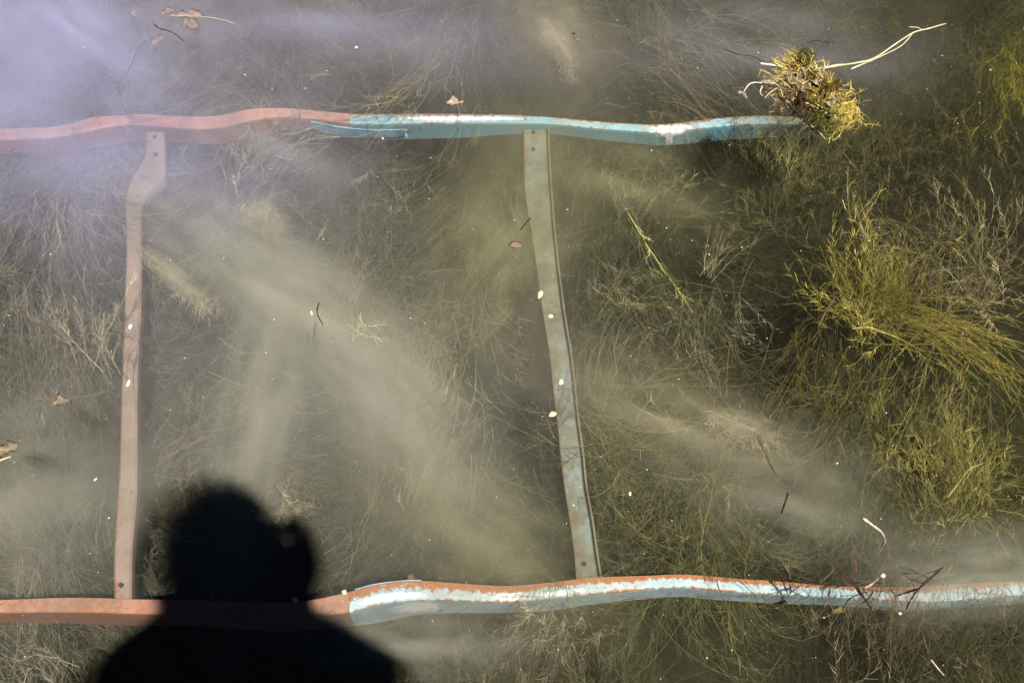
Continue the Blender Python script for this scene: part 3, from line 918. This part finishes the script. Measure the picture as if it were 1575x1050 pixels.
pebble(454, 922, -0.30, 10, 5, 0, M['cream'], 'dim seed on the shaded lower rail by the head shadow', 'seed', 'seed', 'white seeds on the water')
pebble(548, 73, S, 6, 3, -8, M['white'], 'white seed floating high above the rail joint', 'seed', 'seed', 'white seeds on the water')
pebble(479, 481, S, 4, 7, -15, M['white'], 'white seed next to the dark curved twig in the haze', 'seed', 'seed', 'white seeds on the water')
pebble(969, 759, S, 5, 5, 0, M['white'], 'round white seed right of the blue crossbar', 'seed', 'seed', 'white seeds on the water')
pebble(147, 737, S, 3, 7, 40, M['white'], 'slim white seed left of the pink crossbar', 'seed', 'seed', 'white seeds on the water')
pebble(883, 52, S, 5, 4, 0, M['bark'], 'dark speck floating near the top middle', 'seed', 'seed')
twig('twig', [(491, 466, -0.03), (488, 476, -0.03), (490, 488, -0.03), (497, 500, -0.03)], 0.0010, M['bark'], 'dark curved twig in the hazy left bay', 'twig')
twig('twig', [(1186, 459, -0.06), (1196, 450, -0.05), (1209, 441, -0.05)], 0.0009, M['bark'], 'small dark thorny twig left of the golden bush', 'twig')
twig('stick', [(1259, 502, -0.12), (1270, 481, -0.12), (1286, 456, -0.12)], 0.0016, M['brown_twig'], 'straight brownish stick below the golden bush', 'stick')
twig('twig', [(1165, 668, -0.16), (1174, 690, -0.16), (1184, 712, -0.18), (1196, 735, -0.22)], 0.0020, M['brown_twig'], 'longer brown twig sunk in weed left of the right bay centre', 'twig')
twig('twig', [(1212, 757, -0.12), (1208, 772, -0.12), (1202, 788, -0.14)], 0.0016, M['bark'], 'short dark twig below the longer brown twig', 'twig')
twig('twig', [(1288, 672, -0.2), (1297, 690, -0.2), (1304, 712, -0.22)], 0.0016, M['brown_twig'], 'faint brown twig right of the longer twig', 'twig')
twig('stick', [(1003, 792, -0.2), (985, 812, -0.22), (962, 830, -0.25), (942, 850, -0.3)], 0.0017, M['brown_twig'], 'brown stick right of the blue crossbar above the lower rail', 'stick')
twig('stalk', [(1327, 796, -0.08), (1340, 806, -0.09), (1355, 818, -0.11), (1361, 832, -0.15), (1352, 850, -0.2)], 0.0017, M['leaf_pale'], 'pale curved stalk above the broken twigs on the lower rail', 'stalk')
twig('twig', [(1286, 882, -0.08), (1303, 890, -0.08), (1319, 905, -0.08), (1330, 922, -0.09), (1342, 938, -0.1)], 0.0017, M['bark'], 'left dark twig lying across the lower blue rail', 'twig', grp='dark twigs on the lower rail')
twig('twig', [(1450, 872, -0.1), (1432, 888, -0.1), (1414, 904, -0.1), (1400, 922, -0.1), (1393, 938, -0.12)], 0.0016, M['bark'], 'right dark twig lying across the lower blue rail', 'twig', grp='dark twigs on the lower rail')
twig('twig', [(1412, 905, -0.11), (1395, 911, -0.12), (1378, 917, -0.13)], 0.0014, M['bark'], 'short dark twig forking left from the right twig on the rail', 'twig', grp='dark twigs on the lower rail')
twig('twig', [(1278, 886, -0.2), (1277, 900, -0.2), (1275, 917, -0.22)], 0.0012, M['bark'], 'thin upright twig over the lower rail left of the dark twigs', 'twig')
twig('stalk', [(1330, 903, -0.06), (1342, 897, -0.06), (1353, 888, -0.05)], 0.0013, M['leaf_pink'], 'pinkish stalk between the dark twigs on the lower rail', 'stalk')
pebble(1358, 885, -0.05, 9, 5, -30, M['leaf_pale'], 'white petal-like bit at the end of the pinkish stalk', 'petal', 'petal')
tg = empty('twig_tangle', at(1340, 905, -0.12), 'tangle of fine brown twiglets snagged on the lower blue rail', 'twigs')
for k in range(26):
    x, y = 1345 + rng.normal(0, 45), 905 + rng.normal(0, 22)
    a = rng.uniform(0, 6.28); l = rng.uniform(14, 34); b_ = a + rng.normal(0, 0.5)
    z = -0.13 + rng.normal(0, 0.02)
    twig('twiglet', [(x, y, z), (x + l * math.cos(a), y + l * 0.7 * math.sin(a), z + 0.01), (x + l * (math.cos(a) + math.cos(b_)), y + l * 0.7 * (math.sin(a) + math.sin(b_)), z)],
         rng.uniform(0.0005, 0.0011), M['bark'] if k % 3 == 0 else M['brown_twig'], '', '', tg, sides=5)
leaf(1292, 938, -0.2, 20, -15, M['leaf_yellow'], 'yellow leaf sunk below the lower rail', aspect=0.5, curl=0.3, lobes=0.2)
twig('straw', [(1432, 1014, -0.05), (1440, 1024, -0.05), (1452, 1038, -0.06)], 0.0008, M['leaf_pale'], 'pale straw sliver in the lower right corner', 'straw')
pebble(1385, 943, -0.03, 5, 4, 0, M['white'], 'white seed under the right dark twig', 'seed', 'seed', 'white seeds on the water')
twig('stalk', [(1458, 765, -0.14), (1474, 742, -0.12), (1490, 722, -0.10), (1512, 712, -0.10)], 0.0017, M['leaf_yellow'], 'arched yellow stalk over the golden mound on the right', 'stalk')
twig('stalk', [(1310, 504, -0.12), (1335, 504, -0.11), (1358, 511, -0.12), (1385, 520, -0.15)], 0.0017, M['leaf_yellow'], 'arched tan stalk under the golden bush', 'stalk')
# silt-covered branches on the bottom; the two left-bay ones stand in for sunlight streaks
for k, (pts, rad, lab) in enumerate([
    ([(212, 372, -0.33), (232, 396, -0.33), (262, 420, -0.33), (292, 446, -0.34), (322, 458, -0.36)], 0.0040, 'pale branch standing in for a sunlight streak, running right from the pink crossbar'),
    ([(436, 458, -0.36), (455, 470, -0.36), (478, 483, -0.36), (510, 500, -0.38)], 0.0050, 'pale branch standing in for a sunlight streak in the hazy left bay'),
    ([(838, 30, -0.36), (852, 50, -0.35), (866, 74, -0.35), (880, 100, -0.37)], 0.0055, 'silt covered branch at the top middle'),
    ([(1090, 632, -0.38), (1130, 648, -0.36), (1165, 664, -0.35), (1200, 672, -0.37)], 0.0045, 'silt covered branch right of the blue crossbar')]):
    b = twig('branch', [(a_, b_, c_ - 0.03) for a_, b_, c_ in pts], rad * 0.25, M['silted'], lab, 'branch')
    mid = np.array([at(*p) for p in pts])
    tt = rng.uniform(0, len(pts) - 1.001, 700)
    i0 = tt.astype(int)
    rt = mid[i0] + (mid[i0 + 1] - mid[i0]) * (tt - i0)[:, None] + rng.normal(0, 0.008, (700, 3)) - np.array([0, 0, 0.035])
    P = grow(rt, rng.normal(0, 0.6, (700, 3)) + np.array([0.7, -0.6, 0.2]), rng.uniform(0.006, 0.03, 700), 4, 30, fine_flow)
    fz = link_mesh('fringe', tube_mesh('fringe', [(P, np.linspace(.00024, .00012, 4)[None].repeat(700, 0), np.array((0.42, 0.36, 0.20)) * np.exp(rng.normal(0, .3, (700, 1))), 1)]), M['weed'], b)


# ------------------------------------------------------------------ the floating clump
def clump():
    c = at(1245, 140, 0.004)
    s = np.linalg.norm(c - CAM) / FPX
    e = empty('floating_weed', c, 'ragged yellow brown clump of dead weed floating over the end of the upper rail', 'floating weed')
    sets = []
    for (cx, cy, sx, sy, n, colr, L, zz) in (
            (1238, 112, 19, 17, 620, (0.60, 0.43, 0.10), 0.032, 0), (1262, 142, 27, 19, 1000, (0.68, 0.48, 0.10), 0.034, 0),
            (1220, 136, 20, 11, 330, (0.46, 0.34, 0.15), 0.030, 0), (1294, 158, 18, 13, 620, (0.55, 0.42, 0.10), 0.030, -0.015),
            (1240, 83, 7, 8, 240, (0.07, 0.08, 0.018), 0.016, 0), (1262, 174, 15, 9, 360, (0.13, 0.13, 0.03), 0.024, 0),
            (1230, 108, 9, 8, 300, (0.07, 0.045, 0.015), 0.02, 0.004), (1250, 130, 8, 7, 260, (0.10, 0.06, 0.02), 0.018, 0.006),
            (1275, 140, 9, 8, 240, (0.13, 0.09, 0.02), 0.02, 0.004), (1234, 158, 10, 9, 200, (0.12, 0.07, 0.03), 0.02, 0.004),
            (1252, 118, 7, 6, 200, (0.74, 0.60, 0.34), 0.016, 0.008), (1278, 158, 8, 5, 160, (0.70, 0.54, 0.24), 0.02, 0.006),
            (1222, 132, 8, 6, 180, (0.66, 0.54, 0.36), 0.016, 0.006)):
        n = int(n * (0.35 if colr[0] > 0.6 else 0.7))
        cx, cy = 1245 + 0.98 * (cx - 1245), 133 + 0.90 * (cy - 133)
        px = rng.normal(0, sx * 0.80, n); py = cy + rng.normal(0, sy * 0.48, n) + 0.35 * px; px = px + cx
        lump = np.sin(px * 0.31) * np.sin(py * 0.37 + px * 0.11)
        rt = np.array([at(a, b, 0.0) for a, b in zip(px, py)])
        rt[:, 2] = rng.uniform(-0.02, 0.010, n) + zz + 0.006 * lump
        d = rng.normal(0, 1.0, (n, 3)) * np.array([1, 1, 0.4]) + np.array([0.35, -0.3, 0])
        P = grow(rt, d, 0.85 * L * rng.uniform(0.3, 1.25, n), 7, 60, fine_flow, 0, 0.25)
        R = np.linspace(0.00050, 0.00024, 7)[None].repeat(n, 0) * rng.uniform(0.5, 1.6, n)[:, None]
        C = np.array(colr) * np.exp(rng.normal(0, 0.40, (n, 1)))
        sets.append((P, R, C))
        Q, RQ = branch(P, 3, 0.007, 3, 1.3, 40, fine_flow, 0.00034, 0.0002)
        sets.append((Q, RQ, np.repeat(C, 3, 0) * np.exp(rng.normal(0, .3, (len(Q), 1)))))
    link_mesh('tangle', tube_mesh('tangle', sets), M['weed'], e)
    # pale curled scraps caught in it
    for (x, y, l, a) in ((1255, 128, 18, 30), (1236, 108, 12, 60), (1222, 128, 12, -20), (1234, 140, 14, 10), (1275, 161, 14, 30), (1246, 133, 12, 75), (1212, 158, 12, 70), (1262, 124, 9, -30)):
        leaf(x, y, 0.016, l, a, M['leaf_pale'], '', 'scrap', aspect=0.45, curl=0.6, lobes=0.3, parent=e)
    for k in range(64):
        a, r_ = rng.uniform(0, 6.28), rng.random() ** 0.6
        leaf(1248 + 50 * r_ * math.cos(a) + 16 * r_ * math.sin(a), 134 + 36 * r_ * math.sin(a) + 10 * r_ * math.cos(a), rng.uniform(0.002, 0.016), rng.uniform(5, 15), rng.uniform(0, 360),
             (M['gold_scrap'], M['brown_scrap'], M['olive_scrap'], M['gold_scrap'])[k % 4], '', name='scrap', aspect=rng.uniform(0.25, 0.6), curl=0.7, lobes=0.35, parent=e)
    # straw poking out of the lower side
    twig('straw', [(1240, 158, 0.01), (1262, 168, 0.008), (1293, 185, 0.004)], 0.0011, M['straw'], '', '', e)
    twig('straw', [(1196, 111, 0.006), (1212, 111, 0.008), (1226, 112, 0.01)], 0.0007, M['straw'], '', '', e)
    return e


clump()
tb = empty('dark_twig', at(1240, 180, 0.005), 'dark thorny twig sticking out of the bottom of the floating clump', 'twig')
for pts, r in (([(1200, 150, .014), (1215, 162, .016), (1232, 178, .014), (1248, 196, .008), (1258, 208, .004)], 0.0021),
               ([(1230, 146, .02), (1234, 163, .018), (1226, 174, .014)], 0.0026), ([(1262, 184, .006), (1257, 194, .004), (1255, 204, .002)], 0.0013),
               ([(1300, 150, .004), (1318, 150, .003), (1327, 158, .002), (1314, 162, .002)], 0.0007)):
    twig('stem', pts, r, M['bark'], '', '', tb)
for k in range(34):
    t = rng.uniform(0, 1)
    x, y = 1203 + 58 * t + rng.normal(0, 5), 154 + 52 * t + rng.normal(0, 4)
    a = rng.uniform(0, 6.28)
    twig('thorn', [(x, y, .013), (x + 4 * math.cos(a), y + 4 * math.sin(a), .016), (x + 9 * math.cos(a + .3), y + 9 * math.sin(a + .3), .013)], 0.0011, M['bark'], '', '', tb, sides=4)
twig('straw', [(1245, 192, .006), (1258, 201, .006), (1269, 214, .004)], 0.0012, M['leaf_tan'], 'tan straw below the dark thorny twig of the clump', 'straw')
rs = empty('reed_stem', at(1350, 90, 0.004), 'long forked pale reed stem trailing right from the floating clump', 'reed')
for pts, r in (([(1264, 104, .006), (1290, 100, .005), (1315, 97, .005), (1345, 89, .005), (1375, 70, .005), (1405, 51, .005), (1430, 44, .005), (1456, 37, .004)], 0.0012),
               ([(1309, 106, .005), (1327, 98, .004), (1352, 88, .004), (1385, 72, .004), (1403, 53, .004)], 0.0011),
               ([(1268, 105, .004), (1285, 99, .004), (1310, 99, .004)], 0.0009), ([(1398, 42, .003), (1411, 43, .004), (1418, 46, .005)], 0.0007)):
    twig('stem', pts, r, M['straw'], '', '', rs)
twig('straw', [(1169, 98, .004), (1188, 100, .004), (1202, 103, .005), (1214, 107, .006)], 0.0014, M['white'], 'white straw poking left from the floating clump', 'straw')
twig('twig', [(1112, 75, -.01), (1135, 84, -.005), (1158, 87, -.004), (1175, 96, .002), (1198, 108, .004)], 0.0006, M['bark'], 'hair-thin dark twig left of the floating clump', 'twig')
twig('twig', [(1240, 67, -.01), (1255, 63, -.01), (1270, 65, -.01), (1286, 68, -.012)], 0.0006, M['bark'], 'hair-thin dark twig above the floating clump', 'twig')
sc = empty('withered_sprig', at(1170, 140, 0.003), 'pale withered sprig floating left of the weed clump', 'sprig')
for pts in ([(1143, 142, .004), (1152, 130, .004), (1162, 127, .004), (1172, 128, .004), (1188, 128, .006), (1198, 134, .006), (1204, 148, .006)],
            [(1172, 133, .004), (1169, 143, .004), (1173, 149, .003)], [(1196, 135, .005), (1184, 143, .004), (1176, 152, .003)], [(1176, 124, .004), (1190, 127, .005), (1197, 132, .005)]):
    twig('stem', pts, 0.0009, M['leaf_pale'], '', '', sc)
for x, y, a in ((1141, 143, 10), (1147, 148, 70), (1176, 127, 20), (1190, 129, 5)):
    leaf(x, y, 0.005, 12, a, M['leaf_pale'], '', 'scrap', aspect=0.5, curl=0.4, lobes=0.3, parent=sc)

# ------------------------------------------------------------------ drifting specks
ns = 1300
bmv = np.array([(1, 0, 0), (-1, 0, 0), (0, 1, 0), (0, -1, 0), (0, 0, .6), (0, 0, -.6)], float)
bmt = np.array([(0, 2, 4), (2, 1, 4), (1, 3, 4), (3, 0, 4), (2, 0, 5), (1, 2, 5), (3, 1, 5), (0, 3, 5)])
ctr = np.stack([rng.uniform(-1.1, 1.0, ns), rng.uniform(0.15, 1.6, ns), rng.choice([0.0005, -0.01, -0.03, -0.08], ns)], -1)
sz = 0.00050 * np.exp(rng.normal(0, 0.45, ns))
V = (ctr[:, None] + bmv[None] * sz[:, None, None] * rng.uniform(0.7, 1.5, (ns, 1, 3))).reshape(-1, 3)
T = (bmt[None] + 6 * np.arange(ns)[:, None, None]).reshape(-1, 3)
sp = link_mesh('water_specks', np_mesh('water_specks', V, tris=T, smooth=False), M['white'])
tag(sp, 'fine white specks of dust drifting on the water', 'specks', kind='stuff')


# ------------------------------------------------------------------ the jetty and the photographer, behind the camera
def shade(px, py, z, zs=-0.38):
    """the point at height z whose shadow falls on the photograph point at depth zs"""
    p = at(px, py, zs)
    return p - SUN_DIR * ((z - zs) / -SUN_DIR[2])


jetty = empty('jetty', (-0.05, -0.6, 0.1), 'plank jetty at the water edge under the photographer', 'jetty')
wood = plain_mat('weathered_wood', (0.25, 0.21, 0.16), 0.85, 0.3, 18)
for k in range(8):
    y1 = -0.02 - k * 0.145
    link_mesh('plank', box_mesh('plank', (-1.6, y1 - 0.135, 0.02), (1.5, y1, 0.055)), wood, jetty)
for x in (-1.3, 0.0, 1.2):
    link_mesh('post', box_mesh('post', (x - 0.05, -1.1, -0.9), (x + 0.05, -1.0, 0.018)), wood, jetty)

J = {}
J['head_top'] = shade(345, 800, 1.86)
J['head'] = shade(342, 852, 1.77)
J['neck'] = shade(350, 935, 1.64)
J['chest'] = shade(372, 1022, 1.50)
J['waist'] = J['chest'] + np.array([0, -0.05, -0.24])
J['pelvis'] = J['waist'] + np.array([0, -0.05, -0.20])
J['sh_l'] = shade(140, 1085, 1.52); J['sh_r'] = shade(622, 1085, 1.52)
J['el_l'] = J['sh_l'] + np.array([-0.03, -0.02, -0.27]); J['el_r'] = shade(385, 1045, 1.24)
J['ha_l'] = shade(388, 905, 1.56); J['ha_r'] = shade(468, 870, 1.58)
for s_, k in ((-1, 'l'), (1, 'r')):
    J['hip_' + k] = J['pelvis'] + np.array([s_ * 0.09, 0, -0.06])
    J['kn_' + k] = np.array([J['hip_' + k][0] + s_ * 0.02, J['hip_' + k][1] + 0.03, 0.50])
    J['an_' + k] = np.array([J['hip_' + k][0] + s_ * 0.03, J['hip_' + k][1] + 0.0, 0.13])
    J['toe_' + k] = J['an_' + k] + np.array([s_ * 0.02, 0.13, -0.045])


def skin_body(name, joints, edges, mat, parent, root):
    names = list(joints)
    me = bpy.data.meshes.new(name)
    me.from_pydata([tuple(joints[n][0]) for n in names], [(names.index(a), names.index(b)) for a, b in edges], [])
    o = link_mesh(name, me, mat, parent)
    sk = o.modifiers.new('skin', 'SKIN')
    sk.use_smooth_shade = True
    for n, v in zip(names, me.skin_vertices[0].data):
        r = joints[n][1]
        v.radius = r if isinstance(r, tuple) else (r, r)
        v.use_root = (n == root)
    o.modifiers.new('sub', 'SUBSURF').levels = 2
    o.modifiers['sub'].render_levels = 2
    return o


person = empty('person', (J['pelvis'][0], J['pelvis'][1], 0.056),
               'photographer in dark clothes bending over the water, whose shadow falls on the lower rail', 'person')
cloth = plain_mat('dark_jacket', (0.04, 0.045, 0.06), 0.9)
skinm = plain_mat('skin', (0.45, 0.27, 0.19), 0.6, 0.08)
hairm = plain_mat('brown_hair', (0.06, 0.035, 0.02), 0.7)
R_ = {'pelvis': (0.15, 0.11), 'waist': (0.14, 0.10), 'chest': (0.15, 0.10), 'neck': 0.056, 'head': (0.078, 0.09), 'head_top': (0.055, 0.06), 'sh_l': 0.062, 'sh_r': 0.062, 'el_l': 0.045, 'el_r': 0.034,
      'ha_l': 0.028, 'ha_r': 0.036, 'hip_l': 0.095, 'hip_r': 0.095, 'kn_l': 0.06, 'kn_r': 0.06, 'an_l': 0.042, 'an_r': 0.042, 'toe_l': 0.035, 'toe_r': 0.035}
jj = {k: (J[k], R_[k]) for k in J}
skin_body('body', jj, [('pelvis', 'waist'), ('waist', 'chest'), ('chest', 'neck'), ('neck', 'head'), ('head', 'head_top'), ('chest', 'sh_l'), ('chest', 'sh_r'), ('sh_l', 'el_l'), ('sh_r', 'el_r'),
                       ('el_l', 'ha_l'), ('el_r', 'ha_r'), ('pelvis', 'hip_l'), ('pelvis', 'hip_r'), ('hip_l', 'kn_l'), ('hip_r', 'kn_r'), ('kn_l', 'an_l'), ('kn_r', 'an_r'),
                       ('an_l', 'toe_l'), ('an_r', 'toe_r')], cloth, person, 'pelvis')
# hair, shaggy outline
hc = J['head'] + np.array([0, -0.015, 0.03])
hd = norm(rng.normal(size=(900, 3))); hd[:, 2] = np.abs(hd[:, 2]) * 0.9 - 0.15
rt = hc + hd * np.array([0.068, 0.088, 0.09])
P = grow(rt, hd + np.array([0, 0, -0.5]), rng.uniform(0.02, 0.06, 900), 4, 20, fine_flow)
link_mesh('hair', tube_mesh('hair', [(P, np.linspace(.004, .001, 4)[None].repeat(900, 0), np.full((900, 3), 0.05))]), hairm, person)
# hands with five fingers each, closed on the camera
for k, s_ in (('l', 1), ('r', -1)):
    h = J['ha_' + k]
    dirv = norm(np.array([0.2 * s_, 0.25, 0.85]))
    sd = norm(np.cross(dirv, np.array([0, 0, 1.0])))
    hand = {'wrist': (h - dirv * 0.03, 0.024), 'palm': (h + dirv * 0.03, (0.034, 0.018))}
    ed = [('wrist', 'palm')]
    for q, (off, ln) in enumerate(((-0.027, 0.055), (-0.009, 0.068), (0.010, 0.064), (0.027, 0.05))):
        a = h + dirv * 0.05 + sd * off
        b = a + dirv * ln * 0.5
        c = b + norm(dirv + np.array([0.5 * s_, 0, -0.6])) * ln * 0.5
        for nm, p, r in (('a', a, .0095), ('b', b, .0088), ('c', c, .0075)): hand['f%d%s' % (q, nm)] = (p, r)
        ed += [('palm', 'f%da' % q), ('f%da' % q, 'f%db' % q), ('f%db' % q, 'f%dc' % q)]
    a = h + dirv * 0.005 + sd * 0.032 * s_; b = a + norm(dirv + sd * 0.6 * s_) * 0.04
    hand['ta'] = (a, .012); hand['tb'] = (b, .0095)
    ed += [('palm', 'ta'), ('ta', 'tb')]
    skin_body('hand', hand, ed, skinm, person, 'palm')
# the compact camera it holds, just behind the viewpoint
cm = empty('handheld_camera', (0.0, -0.06, 1.53), 'small black camera held by the photographer', 'camera')
blackp = plain_mat('black_plastic', (0.02, 0.02, 0.02), 0.5)
o = link_mesh('camera_body', box_mesh('camera_body', (-0.055, -0.085, 1.53), (0.046, -0.045, 1.585)), blackp, cm)
o.modifiers.new('bevel', 'BEVEL').width = 0.006
bm = bmesh.new()
bmesh.ops.create_cone(bm, cap_ends=True, segments=32, radius1=0.026, radius2=0.024, depth=0.03)
bmesh.ops.rotate(bm, verts=bm.verts, matrix=Matrix.Rotation(math.radians(-65), 3, 'X'))
bmesh.ops.translate(bm, verts=bm.verts, vec=(0, -0.033, 1.555))
me = bpy.data.meshes.new('lens'); bm.to_mesh(me); bm.free()
link_mesh('lens', me, blackp, cm)

if 0:
    for k in J: print(k, J[k].round(3), [round(float(v)) for v in pxs(J[k])])
